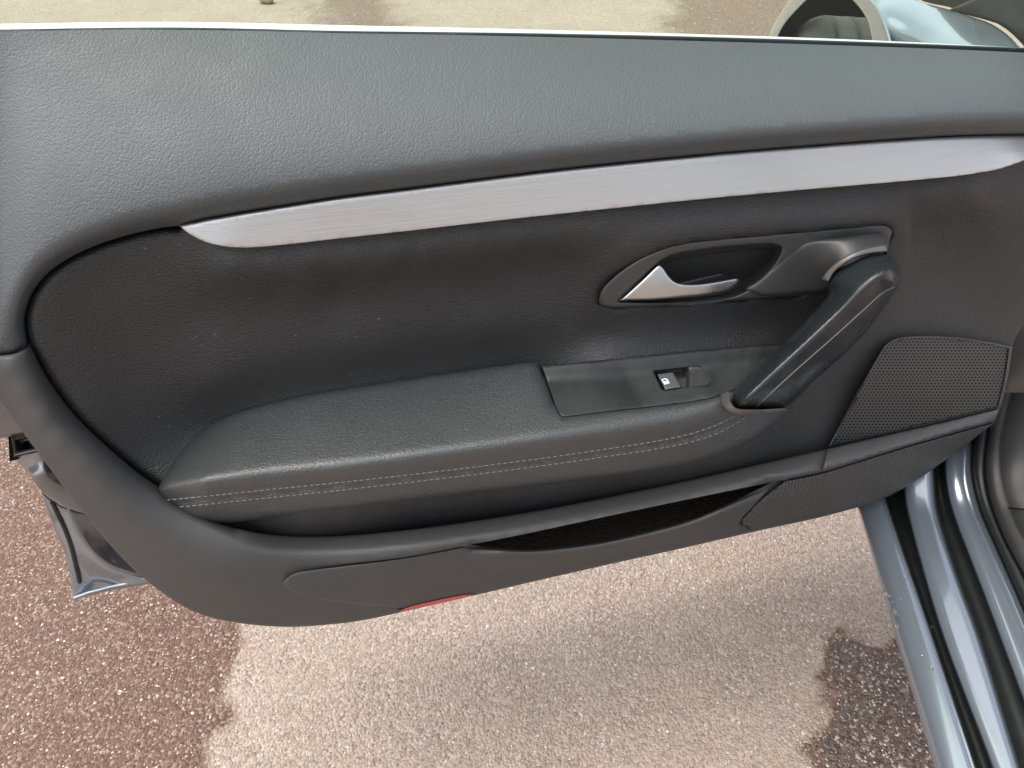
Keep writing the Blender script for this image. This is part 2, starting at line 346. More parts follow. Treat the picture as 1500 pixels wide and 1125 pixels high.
# stone chips bedded in the tarmac
def chip_mat(n, c, r): q = M(n, c, r, spec=.5); q.base(q.mix(q.noise(300, detail=2), tuple(a*.75 for a in c), c)); return q.m
CH = [chip_mat('chip_quartz', (.47, .44, .40), .45), chip_mat('chip_tan', (.30, .24, .19), .6), chip_mat('chip_red', (.20, .125, .095), .6), chip_mat('chip_grey', (.17, .15, .14), .6)]
def chips(n, x0, x1, y0, y1, s0, s1):
    p = np.c_[np.random.uniform(x0, x1, n), np.random.uniform(y0, y1, n)]; wt_ = wet_and_shade(p)
    sz = np.random.uniform(s0, s1, n) * np.random.uniform(.5, 1, n)
    a = np.random.rand(n) * 6.283; el = np.random.uniform(.5, .95, n); hz = np.random.uniform(.3, .62, n)
    V = np.zeros((n, 6, 3)); t1 = np.random.uniform(-.3, .3, (n, 6, 3))
    for k, (ux, uy, uz) in enumerate([(1, 0, 0), (0, 1, 0), (-1, 0, 0), (0, -1, 0), (0, 0, 1), (0, 0, -1)]):
        lx, ly, lz = ux + t1[:, k, 0], uy + t1[:, k, 1], uz + t1[:, k, 2]
        V[:, k, 0] = p[:, 0] + sz * (lx*np.cos(a) - ly*el*np.sin(a)); V[:, k, 1] = p[:, 1] + sz * (lx*np.sin(a) + ly*el*np.cos(a)); V[:, k, 2] = sz*hz*lz + sz*.12
    tri = [(0, 1, 4), (1, 2, 4), (2, 3, 4), (3, 0, 4), (1, 0, 5), (2, 1, 5), (3, 2, 5), (0, 3, 5)]
    fs = [[6*i+a_ for a_ in t] for i in range(n) for t in tri]
    r = np.random.rand(n); mi = np.where(r < .16, 0, np.where(r < .66, 1, np.where(r < .84, 2, 3)))
    return V.reshape(-1, 3), fs, np.repeat(mi, 8)
A1 = chips(30000, -1.05, .75, .25, 1.25, .0010, .0034); A2 = chips(9000, -2.6, 1.2, 1.9, 4.6, .002, .005)
vv = np.vstack([A1[0], A2[0]]); ff = A1[1] + [[i + len(A1[0]) for i in t] for t in A2[1]]
ch = link('stone_chips', vv, ff, CH, None, smooth=False); ch['kind'] = 'stuff'
ch.data.polygons.foreach_set('material_index', np.r_[A1[2], A2[2]].astype(np.int32))
# ------------------------------------------------------------------ the open door
b0 = G(np.array([1330.]), np.array([900.]), np.array([0.]))[0]
car = thing('car', 'silver blue car with its front door open, seen over the black leather door panel', 'car', (b0[0], b0[1], 0))
base = D(np.array([1480]), np.array([560]), np.array([0.]))[0]
door = bpy.data.objects.new('door', None); COL.objects.link(door); door.location = (base[0]-b0[0], base[1]-b0[1], .3); door.parent = car; door.empty_display_size = .1
BELT = [(-260, 50), (-100, 48), (0, 46), (125, 44), (250, 43.5), (375, 45.5), (500, 48.5), (625, 50.5), (750, 53), (875, 56), (1000, 59.5), (1125, 63), (1250, 67), (1375, 71.5), (1500, 77), (1640, 84)]
belt = dense(BELT, step=10)
STRIP_T = [(262, 330), (300, 322), (400, 305), (500, 289.5), (600, 277), (700, 264), (800, 251.5), (900, 240.5), (1000, 230.5), (1100, 221.5), (1200, 213.5), (1300, 206), (1400, 200), (1500, 198), (1590, 200)]
STRIP_B = [(1590, 200), (1550, 216), (1500, 235), (1465, 247), (1440, 252), (1400, 258), (1300, 267.5), (1200, 276), (1100, 285), (1000, 294.5), (900, 305), (800, 315.5), (700, 326.5), (600, 338), (500, 349), (420, 358), (365, 362.5), (330, 361), (300, 354), (275, 341), (262, 330)]
UP_L = [(262, 331), (240, 333), (200, 341), (150, 356), (105, 376), (70, 401), (48, 431), (38, 465), (40, 488), (44, 503)]
INS_L = [(44, 503), (70, 556), (110, 609), (150, 649), (200, 692), (232, 714)]
# upper panel
up_low = np.vstack([dense(UP_L[::-1], step=5)[:-1], dense([(262, 331)] + STRIP_T[1:] + [(1640, 204)], step=6)])
_uc = dense([(-260, 600), (-60, 540), (0, 500), (18, 462), (45, 408), (95, 364), (180, 325), (300, 292), (400, 275), (500, 261), (600, 249), (700, 237), (850, 220), (1000, 205), (1150, 192), (1300, 181), (1500, 171), (1640, 170)], step=8)
def UPF(x, y):                          # nearly level at the belt, steeper and steeper down to the roll
    yb = np.interp(x, belt[:, 0], belt[:, 1]); yc = np.interp(x, _uc[:, 0], _uc[:, 1])
    u = np.clip((y - yb)/np.maximum(yc - yb, 20), 0, 1); return .085*(1 - (1 - u)**1.32)
o_up = np.vstack([belt[::-1], dense([(-260, 50), (-260, 520)], step=20)[1:-1], dense([(-260, 520), (-60, 524), (0, 520), (22, 517), (36, 511), (44, 503)], step=5)[:-1], up_low])
sheet('upper_panel', o_up, lambda x, y: UPF(x, y), SOFT, door, 8, [(up_low, 30, .026), (dense([(-260, 520), (-60, 524), (0, 520), (22, 517), (44, 503)], step=5), 8, .008)], skirt=.03)
# belt seal, bright strip, glass
def band(top, bot): return np.vstack([dense(top, step=10), dense(bot, step=10)[::-1]])
SEAL_T = [(-260, 47), (0, 43), (250, 40), (500, 45), (750, 48), (1000, 53), (1250, 60.5), (1500, 70), (1640, 76)]
sheet('belt_seal', band(SEAL_T, [(x, y + 2) for x, y in BELT]), lambda x, y: -.003 + 0*x, RUBBER, door, 20, [(dense(SEAL_T, step=10), 3, .004)], skirt=.006)
sheet('belt_trim', band([(-260, 39), (0, 35), (250, 32.2), (500, 37), (750, 42.6), (1000, 49.5), (1250, 58), (1500, 70), (1640, 77)], [(x, y + 3) for x, y in SEAL_T]),
      lambda x, y: -.010 - .022*sm((np.interp(x, belt[:, 0], belt[:, 1]) - y)/12), BRIGHT, door, 20, [], skirt=.01)
gb = D(np.array([-260., 1640.]), np.array([70., 100.]), np.array([-.012, -.012]))
gq = [];
for z, lean in ((0, 0), (.2, .02), (.42, .07)):
    for q in gb: gq += [q + [0, 0, z] + DN*lean, q + [0, 0, z] + DN*(lean - .004)]
gfc = [];
for k in (0, 4): gfc += [[k, k+2, k+6, k+4], [k+3, k+1, k+5, k+7], [k+1, k, k+4, k+5], [k+2, k+3, k+7, k+6]]
gfc += [[1, 3, 2, 0], [8, 10, 11, 9]]
g_ = link('window_glass', np.array(gq), gfc, gm, door, smooth=False)
import bmesh
bm_ = bmesh.new(); bm_.from_mesh(g_.data); bmesh.ops.recalc_face_normals(bm_, faces=bm_.faces); bm_.to_mesh(g_.data); bm_.free()
# aluminium strip
strip_t = dense(STRIP_T, step=6); strip_b = dense(STRIP_B, step=6)
so = np.vstack([strip_t, strip_b[1:-1]])
SF_ = Field([(x, y, .072 - .003*max(0, (x-500)/1000)) for x, y in STRIP_T[1:]] + [(x, y, .0795 + .005*max(0, (x-500)/1000)) for x, y in STRIP_B[2:-3]] + [(262, 330, .07)])
sheet('trim_strip', so, lambda x, y: SF_(x, y), ALU, door, 5, [(strip_t, 5, .003), (strip_b, 1.5, .0004)], skirt=.012)
# insert panel
AR_B = [(231, 716), (240, 697), (254, 673), (275, 649), (310, 623), (350, 604), (400, 590), (450, 579), (500, 571), (600, 555.5), (700, 541), (760, 532.5), (782, 531), (794, 536)]
SWL = [(793, 536), (802, 562), (812, 590), (819, 607), (826, 611.5)]
SWB = [(826, 611.5), (900, 602.5), (960, 596), (1010, 589.5), (1045, 583), (1075, 572)]
AR_R = [(1075, 572), (1110, 580), (1150, 592), (1160, 597)]
AR_U = [(1160, 597), (1140, 617), (1105, 643), (1060, 664), (1000, 682), (900, 697.5), (800, 710), (700, 722), (600, 734), (500, 746), (400, 758), (330, 766), (285, 764), (255, 748), (238, 730), (231, 716)]
_sb = [(x, np.interp(x, strip_b[::-1, 0], strip_b[::-1, 1])) for x in range(340, 1480, 60)]
_sp = [(x, np.interp(x, [790, 900, 1000, 1080, 1160], [536, 525, 515, 508, 504])) for x in range(800, 1170, 45)]
_ab = [(x, np.interp(x, [310, 350, 400, 450, 500, 600, 700, 760], [623, 604, 590, 579, 571, 555.5, 541, 532.5])) for x in range(310, 761, 50)]
_gap = [(x, np.interp(x, [330, 400, 500, 600, 700, 800, 900, 1000, 1060, 1105], [772, 770, 762, 751, 740, 727, 713, 696, 678, 660])) for x in range(330, 1110, 60)]
INF = Field([(x, y - 3, .066) for x, y in _sb] + [(x, y + 24, .073) for x, y in _sb] + [(x, y + 70, .062) for x, y in _sb if x < 850 or x > 1330] +
            [(x, y + 1, .056 + .02*float(sm((x-790)/110))) for x, y in _sp] + [(x, y - 24, .054 + .013*float(sm((x-790)/140))) for x, y in _sp] + [(x, y - 60, .057) for x, y in _sp] +
            [(x, y, .050) for x, y in _ab] + [(x, y - 60, .056) for x, y in _ab] + [(x, y, .102 + .026*float(sm((x-330)/150))) for x, y in _gap] + [(x, y + 22, .092 + .020*float(sm((x-330)/150))) for x, y in _gap] +
            [(500, 430, .056), (300, 450, .056), (700, 430, .056), (130, 430, .062), (80, 440, .07), (60, 500, .076), (130, 620, .082), (180, 560, .060), (210, 680, .078),
             (270, 640, .056), (1350, 400, .058), (1450, 350, .06), (1560, 300, .06), (1560, 430, .05), (1290, 500, .076), (1240, 560, .086), (1200, 640, .104), (1150, 640, .104), (1120, 660, .114),
             (1400, 480, .068), (1200, 662, .108), (1350, 560, .08), (1465, 600, .085), (1480, 500, .064), (1520, 460, .055), (240, 740, .10), (280, 775, .11)])
il = np.vstack([dense([(262, 333)] + UP_L[1:], step=5), dense(INS_L, step=6)[1:]])
o_in = np.vstack([il, dense([(232, 714), (280, 760), (350, 788), (500, 792), (700, 774), (1000, 716), (1200, 671), (1300, 648), (1463, 606)], step=8)[1:],
                  dense([(1463, 606), (1474, 560), (1484, 503), (1505, 470), (1560, 430), (1600, 330), (1590, 205)], step=8)[1:-1], dense([(1590, 205), (1500, 222), (1400, 236), (1000, 268), (600, 310), (400, 332), (330, 338), (262, 333)], step=8)[:-1]])
RECESS = dense([(906, 442), (935, 414), (966, 384), (988, 373), (1052, 363), (1128, 357.5), (1144, 362), (1143, 372), (1130, 393), (1105, 418), (1084, 431), (1055, 438), (980, 443)], True, 4, (0,))
BEZ = dense([(877, 441), (882, 424), (905, 401), (938, 379), (978, 362), (1020, 353.5), (1100, 346), (1200, 337), (1270, 330), (1295, 329), (1307, 335), (1303, 352), (1285, 385), (1245, 415), (1195, 430), (1120, 437), (1040, 443), (950, 449), (900, 451), (880, 447)], True, 5)
def insert_depth(x, y):
    p = np.c_[x, y]; d = dist(p, BEZ, True); d = np.where(inside(p, BEZ), -d, d)
    ap = np.vstack([dense(AR_B, step=6), dense([(794, 536), (900, 526), (1000, 515.5), (1080, 508), (1160, 504)], step=8), dense(AR_U, step=6)]); da = np.where(inside(p, ap), dist(p, ap, True), 0)
    return INF(x, y) + .006*sm(1 - np.maximum(d - 4, 0)/48)*(x < 1330) - .02*sm((-d - 1)/5) - .05*sm((da - 12)/14)
sheet('insert_panel', o_in, insert_depth, INSERT, door, 7, [(il, 15, .014)], skirt=.02)
# bezel round the door handle
BEZF = Field([(877, 441, .070), (978, 362, .071), (1100, 346, .072), (1300, 330, .070), (1100, 440, .074), (950, 449, .073), (1250, 400, .076), (1020, 400, .073)])
bz = sheet('handle_bezel', BEZ, lambda x, y: BEZF(x, y) + .005, BEZEL, door, 6, [(np.vstack([BEZ, BEZ[:1]]), 4, .003), (np.vstack([RECESS, RECESS[:1]]), 3, .003)], holes=[RECESS], skirt=.016)
rex = dense([(902, 446), (935, 411), (964, 379), (988, 369), (1052, 359), (1130, 353), (1150, 361), (1148, 375), (1134, 396), (1108, 422), (1086, 435), (1055, 442), (980, 448)], True, 5)
def rec_depth(x, y):
    p = np.c_[x, y]; d = dist(p, rex, True); step_ = sm((x*.25 + y - 664 + 8)/10)   # an inner ledge crosses the bowl
    return BEZF(x, y) - .004 - .03*sm(d/26) + .008*step_*sm((x-960)/30)*sm((1085-x)/30)
sheet('handle_recess', rex, rec_depth, BEZEL, bz, 4, skirt=.004)
MOUNT = dense([(1092, 424), (1110, 411), (1130, 393), (1150, 374), (1167, 361), (1186, 352.5), (1240, 347), (1290, 341.5), (1301, 348), (1300, 366), (1260, 400), (1215, 425), (1170, 431), (1120, 434)], True, 4)
MF = Field([(1092, 424, .079), (1150, 374, .078), (1186, 352, .079), (1290, 341, .083), (1130, 420, .082), (1180, 385, .081), (1200, 400, .086), (1215, 378, .092), (1250, 358, .098), (1295, 358, .10), (1230, 395, .105), (1215, 425, .09), (1170, 420, .083)])
sheet('handle_mount', MOUNT, lambda x, y: MF(x, y), BEZEL, bz, 5, [(np.vstack([MOUNT, MOUNT[:1]]), 6, .005)], skirt=.012)
# the silver pull lever
LEV = dense([(907, 440.5), (935, 415), (963, 388.5), (967, 387), (972, 392), (980, 404), (990, 412.5), (1005, 416), (1025, 415.5), (1050, 412), (1081, 406.5), (1085, 409), (1082, 416), (1070, 426), (1054, 431.5), (1000, 436), (950, 439.5)], True, 3, (0,))
LF = Field([(907, 440, .081), (966, 388, .079), (960, 425, .086), (990, 425, .087), (1040, 422, .084), (1084, 408, .076), (1060, 430, .082)])
sheet('door_handle', LEV, lambda x, y: LF(x, y), CHROME, door, 4, [(np.vstack([LEV, LEV[:1]]), 4, .003)], skirt=.009)
# armrest
ST1 = [(241, 733), (320, 725), (400, 716.5), (500, 706.5), (600, 695.5), (700, 683.5), (800, 670.5), (900, 656), (960, 646.5), (1010, 636), (1050, 622.5), (1078, 608)]
ST2 = [(252, 744), (320, 737), (400, 728.5), (500, 718), (600, 706.5), (700, 694.5), (800, 681.5), (900, 667), (960, 658), (1010, 648), (1055, 633), (1095, 609)]
arb, aru = dense(AR_B, step=6), dense(AR_U, step=6); swl, swb = dense(SWL, step=4), dense(SWB, step=6)
CREST = [(245, 707, .112), (300, 702, .128), (400, 690, .144), (500, 681, .152), (600, 668, .158), (700, 655, .161), (800, 641, .162), (900, 628, .161), (1000, 611, .157), (1060, 592, .152), (1100, 585, .148)]
_bk = np.array([(231, 715, .104), (240, 697, .085), (254, 673, .07), (275, 649, .062), (310, 623, .058), (350, 604, .057), (450, 579, .057), (600, 555.5, .058), (760, 532.5, .064), (900, 525, .076), (1000, 515, .077), (1080, 507, .078), (1200, 500, .08)])
_cr = np.array([(231, 717, .108), (245, 711, .116), (300, 704, .134), (400, 692, .150), (500, 682, .158), (600, 669, .163), (700, 656, .166), (800, 642, .167), (900, 629, .166), (1000, 612, .162), (1060, 594, .156), (1100, 582, .150), (1200, 560, .14)])
_bt = np.array([(231, 735, .100), (285, 764, .115), (400, 758, .132), (500, 746, .142), (700, 722, .148), (900, 697, .149), (1000, 682, .146), (1060, 664, .141), (1105, 643, .135), (1160, 597, .13), (1200, 580, .13)])
_cr[3:, 2] -= .010; _bt[2:, 2] -= .005
def AF(x, y):
    x = np.asarray(x, float); y = np.asarray(y, float); I = lambda t, c: np.interp(x, t[:, 0], t[:, c])
    yb, wb, yc, wc_, yt, wt2_ = I(_bk, 1), I(_bk, 2), I(_cr, 1), I(_cr, 2), I(_bt, 1), I(_bt, 2)
    top = wb + (wc_ - wb)*(y - yb)/np.maximum(yc - yb, 6); frt = wc_ + (wt2_ - wc_)*(y - yc)/np.maximum(yt - yc, 20)
    k = .0045; return -k*np.log(np.exp(-top/k) + np.exp(-frt/k)) 
seam = dense([((a[0]+b[0])/2, (a[1]+b[1])/2) for a, b in zip(ST1, ST2)], step=6)
def arm_depth(x, y):
    d = dist(np.c_[x, y], seam); ds = np.minimum(dist(np.c_[x, y], dense(ST1, step=6)), dist(np.c_[x, y], dense(ST2, step=6)))
    return AF(x, y) - .0022*np.exp(-(d/1.6)**2) - .001*np.exp(-(ds/2.)**2)
o_ar = np.vstack([arb, swl[1:], swb[1:], dense(AR_R, step=6)[1:], aru[1:-1]])
seam_lines = [seam, dense([(a, b - 3.2) for a, b in seam], step=6), dense([(a, b + 3.2) for a, b in seam], step=6)]
arm = sheet('armrest', o_ar, arm_depth, LEATHER, door, 6, [(arb, 8, .004), (swl[:int(len(swl)*.7)], 20, .011), (swl, 6, .003), (swb, 7, .004), (aru, 10, .008)], skirt=.04, lines=[l_[4:-4] for l_ in seam_lines])
sv, sf = [], []
for ST in (ST1, ST2):
    ln = dense(ST, step=1.0); cl = np.r_[0, np.cumsum(np.linalg.norm(np.diff(ln, axis=0), axis=1))]; a = 2.
    while a + 7 < cl[-1]:
        q = np.c_[np.interp([a, a+3, a+6.6], cl, ln[:, 0]), np.interp([a, a+3, a+6.6], cl, ln[:, 1])]
        b0 = len(sv); wv = arm_depth(q[:, 0], q[:, 1]) + np.array([.0002, .0011, .0002])
        for dy in (-.75, .75):
            sv += list(D(q[:, 0], q[:, 1] + dy, wv))
        sv += list(D(q[:, 0], q[:, 1], wv + .0005)); sf += [[b0, b0+1, b0+7, b0+6], [b0+1, b0+2, b0+8, b0+7], [b0+6, b0+7, b0+4, b0+3], [b0+7, b0+8, b0+5, b0+4]]; a += 9.2
stt = link('stitching', np.array(sv), sf, THREAD, arm); stt['kind'] = 'stuff'
# plate that carries the window switch
SWP = np.vstack([swl, swb[1:], dense([(1075, 572), (1130, 540), (1165, 503)], step=8)[1:], dense([(1165, 503), (1080, 508), (1000, 515), (900, 525.5), (793, 536)], step=8)[1:-1]])
PF = lambda x, y: AF(x, y) - .0075*sm((y - np.interp(x, _bk[:, 0], _bk[:, 1]))/30) + .002
SWH = dense([(957, 543.5), (990, 540), (1018, 537), (1027, 538.5), (1033, 548), (1040, 560), (1036, 563.5), (1000, 568), (973, 572), (969, 570)], True, 3, (0, 5))
sheet('switch_panel', SWP, lambda x, y: PF(x, y), PLATE, door, 7, [(np.vstack([SWP, SWP[:1]]), 3.5, .002), (np.vstack([SWH, SWH[:1]]), 2, .0012)], holes=[SWH], skirt=.01)
sw = sheet('window_switch', dense([(955, 542), (1020, 535.5), (1030, 537), (1044, 561), (1038, 565.5), (972, 574), (967, 571)], True, 3, (0,)), lambda x, y: PF(x, y) - .001 - .012*sm((1012-x)/14)*sm((y-537)/5)*sm((x-958)/4) + 0*x, BEZEL, door, 2.5, skirt=.004)
KEY = dense([(962.5, 548), (985.5, 545), (998, 567.5), (974.5, 571)], True, 3, (0, 1, 2, 3)); keyd = lambda x, y: PF(x, y) + .0015 - .003*sm((990-x)/60)
key = sheet('switch_key', KEY, keyd, KEYM, sw, 3, [(np.vstack([KEY, KEY[:1]]), 1.6, .0012)], skirt=.01)
RAMP = dense([(990, 557), (1005, 552.5), (1018, 545), (1026, 539), (1033, 548), (1040, 560), (1036, 563.5), (999, 568)], True, 3, (0, 3, 5, 7))
sheet('finger_scoop', RAMP, lambda x, y: PF(x, y) - .008*sm((1030-x)/32) , BEZEL, sw, 3, [], skirt=.006)
# window symbol: an upright pane frame with a bar across
def stroke(pts, wd):
    V, Fc = [], []
    p = np.array(pts, float)
    for a, b in zip(p[:-1], p[1:]):
        d = (b - a)/np.linalg.norm(b - a); n_ = np.array([-d[1], d[0]])*wd/2; k = len(V); V += [a-n_-d*wd*.3, b-n_+d*wd*.3, b+n_+d*wd*.3, a+n_-d*wd*.3]; Fc.append([k, k+1, k+2, k+3])
    return V, Fc
sV, sF = [], []
for pl in ([(969.6, 556.2), (974, 554.8), (977.6, 556.2), (980.3, 561.0), (973.6, 562.8), (969.6, 556.2)], [(971.3, 559.4), (978.2, 557.8)], [(973.0, 561.0), (979.2, 559.6)]):
    V, Fc = stroke(pl, 1.0); sF += [[i + len(sV) for i in f_] for f_ in Fc]; sV += V
sV = np.array(sV); link('window_symbol', D(sV[:, 0], sV[:, 1], keyd(sV[:, 0], sV[:, 1]) + .0005), sF, WHITE, sw, smooth=False)
# grab handle
GR_L = [(1306, 369), (1276, 369.5), (1250, 377), (1222, 397), (1213, 412), (1214, 426), (1207, 441), (1180, 470), (1132, 518), (1086, 559), (1072, 577), (1071, 589), (1080, 598)]
GR_R = [(1080, 598), (1115, 599), (1150, 597), (1172, 580), (1188, 562), (1238, 518), (1277, 476), (1310, 430), (1320, 410), (1317, 390), (1306, 369)]
grl, grr = dense(GR_L, step=4), dense(GR_R, step=4); GR = np.vstack([grl[:-1], grr[:-1]])
RIDGE = dense([(1298, 402), (1285, 407), (1262, 427), (1200, 486), (1140, 541), (1086, 592)], step=4)
SEAMG = dense([(1318, 418), (1304, 423), (1290, 431), (1268, 451), (1225, 490), (1165, 543), (1106, 597)], step=4)
GB = Field([(1306, 370, .108), (1225, 395, .104), (1320, 405, .115), (1207, 440, .11), (1310, 430, .118), (1180, 470, .116), (1277, 476, .122), (1132, 518, .124), (1238, 518, .126), (1086, 560, .134), (1188, 562, .132), (1072, 585, .136), (1150, 597, .136), (1110, 598, .142)])
def grab_depth(x, y):
    p = np.c_[x, y]; dl = dist(p, grl); dr = dist(p, grr); dg = dist(p, RIDGE)
    t = np.clip(dl/(dl + dg + 1e-6), 0, 1); u = np.clip(dr/(dr + dg + 1e-6), 0, 1)
    # two faces that meet on a soft ridge
    left = dl < dr*1.0
    lf = np.clip(t, 0, 1)**.8; rt = np.clip(u*1.0, 0, 1)**.55
    ridge = np.where(dl*1.0 - dr < 0, lf, rt); hgt = np.minimum(lf, rt); hgt = hgt - .10*np.exp(-(dg/5.)**2)*0
    return GB(x, y) + .034*hgt - .0012*np.exp(-(dist(p, SEAMG)/2.)**2)
gh = sheet('grab_handle', GR, grab_depth, HANDLE, door, 4.5, [(np.vstack([GR, GR[:1]]), 9, .006)], skirt=.02, back=True)
# smooth away the facet between the two faces
def relax(o, n=6):
    import bmesh
    bm = bmesh.new(); bm.from_mesh(o.data); vs = [v for v in bm.verts if not v.is_boundary]
    for _ in range(n): bmesh.ops.smooth_vert(bm, verts=vs, factor=.5, use_axis_x=True, use_axis_y=True, use_axis_z=True)
    bm.to_mesh(o.data); bm.free()
relax(gh, 3)
sp = D(SEAMG[2:-1, 0], SEAMG[2:-1, 1], grab_depth(SEAMG[2:-1, 0], SEAMG[2:-1, 1]) + .0012); rod('handle_seam', sp, .0007, COLLAR, gh)
c1 = dense([(1203, 409), (1207, 402), (1215, 393), (1228, 382), (1244, 373), (1260, 366.5), (1276, 362), (1297, 358.5)], step=3)
c2 = dense([(1300, 368.5), (1276, 371), (1262, 374.5), (1250, 379), (1236, 387.5), (1222, 399), (1214, 413)], step=3)
cpoly = np.vstack([c1, c2]); CF = Field([(1203, 408, .104), (1228, 382, .109), (1297, 359, .110), (1300, 368, .114), (1250, 379, .116), (1213, 412, .110), (1276, 362, .111)])
sheet('handle_collar', cpoly, lambda x, y: CF(x, y), COLLAR, gh, 4, [(np.vstack([c1, c2]), 2.5, .002)], skirt=.01)
d1 = dense([(1067, 573), (1070, 578), (1069.5, 588), (1079, 598.5), (1110, 600), (1148, 598)], step=4)
d2 = dense([(1156, 601), (1130, 605), (1090, 607), (1074, 606), (1064, 602), (1056, 590), (1055, 579)], step=4)
CF2 = Field([(1060, 576, .137), (1058, 590, .148), (1074, 604, .160), (1110, 606, .158), (1150, 602, .148), (1072, 590, .158), (1110, 599, .162)])
sheet('handle_collar', np.vstack([d1, d2]), lambda x, y: CF2(x, y), COLLAR, gh, 4, [(d2, 4, .003)], skirt=.02)
# lower panel
LOW_IN = [(1463, 598), (1300, 636.5), (1210, 658), (1100, 683), (1000, 705.5), (900, 726.5), (800, 746), (700, 762.5), (600, 776), (500, 785), (420, 785), (370, 779), (320, 766), (280, 747), (250, 728), (232, 713), (200, 691), (150, 648), (110, 608), (70, 555), (44, 504)]
LOW_OUT = [(-60, 500), (-20, 555), (30, 628), (100, 722), (150, 785), (200, 838), (255, 880), (295, 900), (340, 911), (390, 917), (440, 918), (520, 910.5), (600, 894), (700, 871), (800, 847.5), (900, 825), (1000, 803), (1100, 780), (1200, 758), (1260, 742), (1300, 728), (1345, 702), (1390, 670), (1430, 640), (1456, 616), (1463, 598)]
lin, lout = dense(LOW_IN, step=6), dense(LOW_OUT, step=6)
ljoin = dense([(44, 504), (36, 512), (22, 518), (0, 521), (-60, 525)], step=5)
o_lo = np.vstack([lin, ljoin[1:-1], dense(LOW_OUT[1:], step=6)[:-1]])
def along(pts, n, lift=0):
    p = np.array(pts, float); c = np.r_[0, np.cumsum(np.linalg.norm(np.diff(p[:, :2], axis=0), axis=1))]; t = np.linspace(0, c[-1], n)
    o_ = [tuple(np.interp(q, c, p[:, k]) for k in range(p.shape[1])) for q in t]
    return [(x, y, z + lift*float(sm((x - 200)/200)*sm((1500 - x)/350))) for x, y, z in o_]
LOWF = Field(along([(44, 504, .080), (110, 608, .086), (200, 691, .096), (232, 713, .10), (280, 747, .108), (330, 768, .114), (420, 785, .118), (600, 776, .12), (800, 746, .12), (1000, 705, .116), (1200, 661, .112), (1463, 598, .094)], 40, .016) +
             along([(8, 540, .098), (62, 628, .107), (150, 730, .118), (232, 800, .127), (310, 845, .129), (400, 856, .126), (550, 840, .130), (700, 808, .130), (900, 768, .130), (1100, 726, .124), (1300, 678, .112), (1430, 622, .10)], 36, .016) +
             along([(-60, 500, .072), (-20, 555, .072), (30, 628, .076), (100, 722, .086), (200, 838, .100), (255, 880, .104), (340, 911, .11), (440, 918, .114), (600, 894, .116), (800, 847, .116), (1000, 803, .116), (1260, 742, .104), (1390, 670, .094), (1456, 616, .09)], 40, .010), lam=2e-3)
CRE = [(380, 862), (433, 839), (500, 828.5), (600, 815), (690, 797.5), (750, 785), (800, 774.5), (900, 753), (1000, 732), (1100, 711), (1205, 691), (1330, 653), (1460, 617)]
cre = dense(CRE, step=6)
def low_depth(x, y):
    yc = np.interp(x, cre[:, 0], cre[:, 1]); yi = np.interp(x, lin[::-1, 0], lin[::-1, 1])
    amt = sm((x - 430)/200)*.014
    dl = np.clip(1 - dist(np.c_[x, y], lin)/26, 0, 1)
    return LOWF(x, y) + amt*sm((yc - y + 2 + 6*sm((x - 690)/40)*sm((1130 - x)/50))/5) - .018*dl**1.2*sm((x - 300)/120)
POCKET = np.vstack([dense([(688, 798), (750, 786), (800, 775.5), (900, 754), (1000, 733), (1132, 706)], step=6), dense([(1132, 706), (1100, 722), (1060, 741), (1030, 754), (1000, 764), (900, 789), (830, 800), (775, 804.5), (730, 802.5), (688, 798)], step=6)[1:-1]])
low_lines = [cre[(cre[:, 0] > a_) & (cre[:, 0] < b_)] + np.array([0, s_]) for s_ in (-3, -.5, 2) for a_, b_ in ((435, 676), (1150, 1452))]
lp = sheet('lower_panel', o_lo, low_depth, HARD, door, 7, [(lin[lin[:, 0] > 340], 4, .003), (lin[lin[:, 0] < 346], 14, .012), (lout, 5, .004), (ljoin, 6, .005)], holes=[POCKET], skirt=.03, lines=low_lines)
sheet('pocket_lining', dense([(670, 785), (800, 755), (1000, 712), (1160, 680), (1160, 720), (1080, 760), (1000, 790), (850, 822), (720, 822)], True, 8), lambda x, y: .055 + 0*x, LINING, door, 14, [], skirt=0)
# storage bin shell with its rolled lip
BIN = np.vstack([dense([(600, 892), (500, 882), (455, 875), (428, 866), (415, 854), (433, 839.5), (500, 829.5), (600, 816), (690, 799)], step=5)[:-1],
                 dense([(690, 799), (730, 804), (775, 806), (830, 801.5), (900, 790.5), (1000, 765.5), (1060, 742), (1100, 723), (1138, 705)], step=5)[:-1],
                 dense([(1138, 705), (1110, 735), (1085, 762), (1084, 768), (1091, 771), (1100, 778)], step=5)[:-1],
                 dense([(1100, 778), (1000, 801), (900, 823), (800, 845.5), (700, 869), (600, 892)], step=6)[:-1]])
liptop = dense([(690, 799), (730, 804), (775, 806), (830, 801.5), (900, 790.5), (1000, 765.5), (1060, 742), (1100, 723), (1138, 705)], step=5)
def bin_depth(x, y):
    p = np.c_[x, y]; d = dist(p, liptop); return LOWF(x, y) + .006 + .017*sm(1 - d/30)*sm((x-680)/60)*sm((1125-x)/80)
sheet('storage_pocket', BIN, bin_depth, HARD, door, 6, [(liptop, 18, .017), (np.vstack([BIN, BIN[:1]]), 2.5, .0028)], skirt=.015)
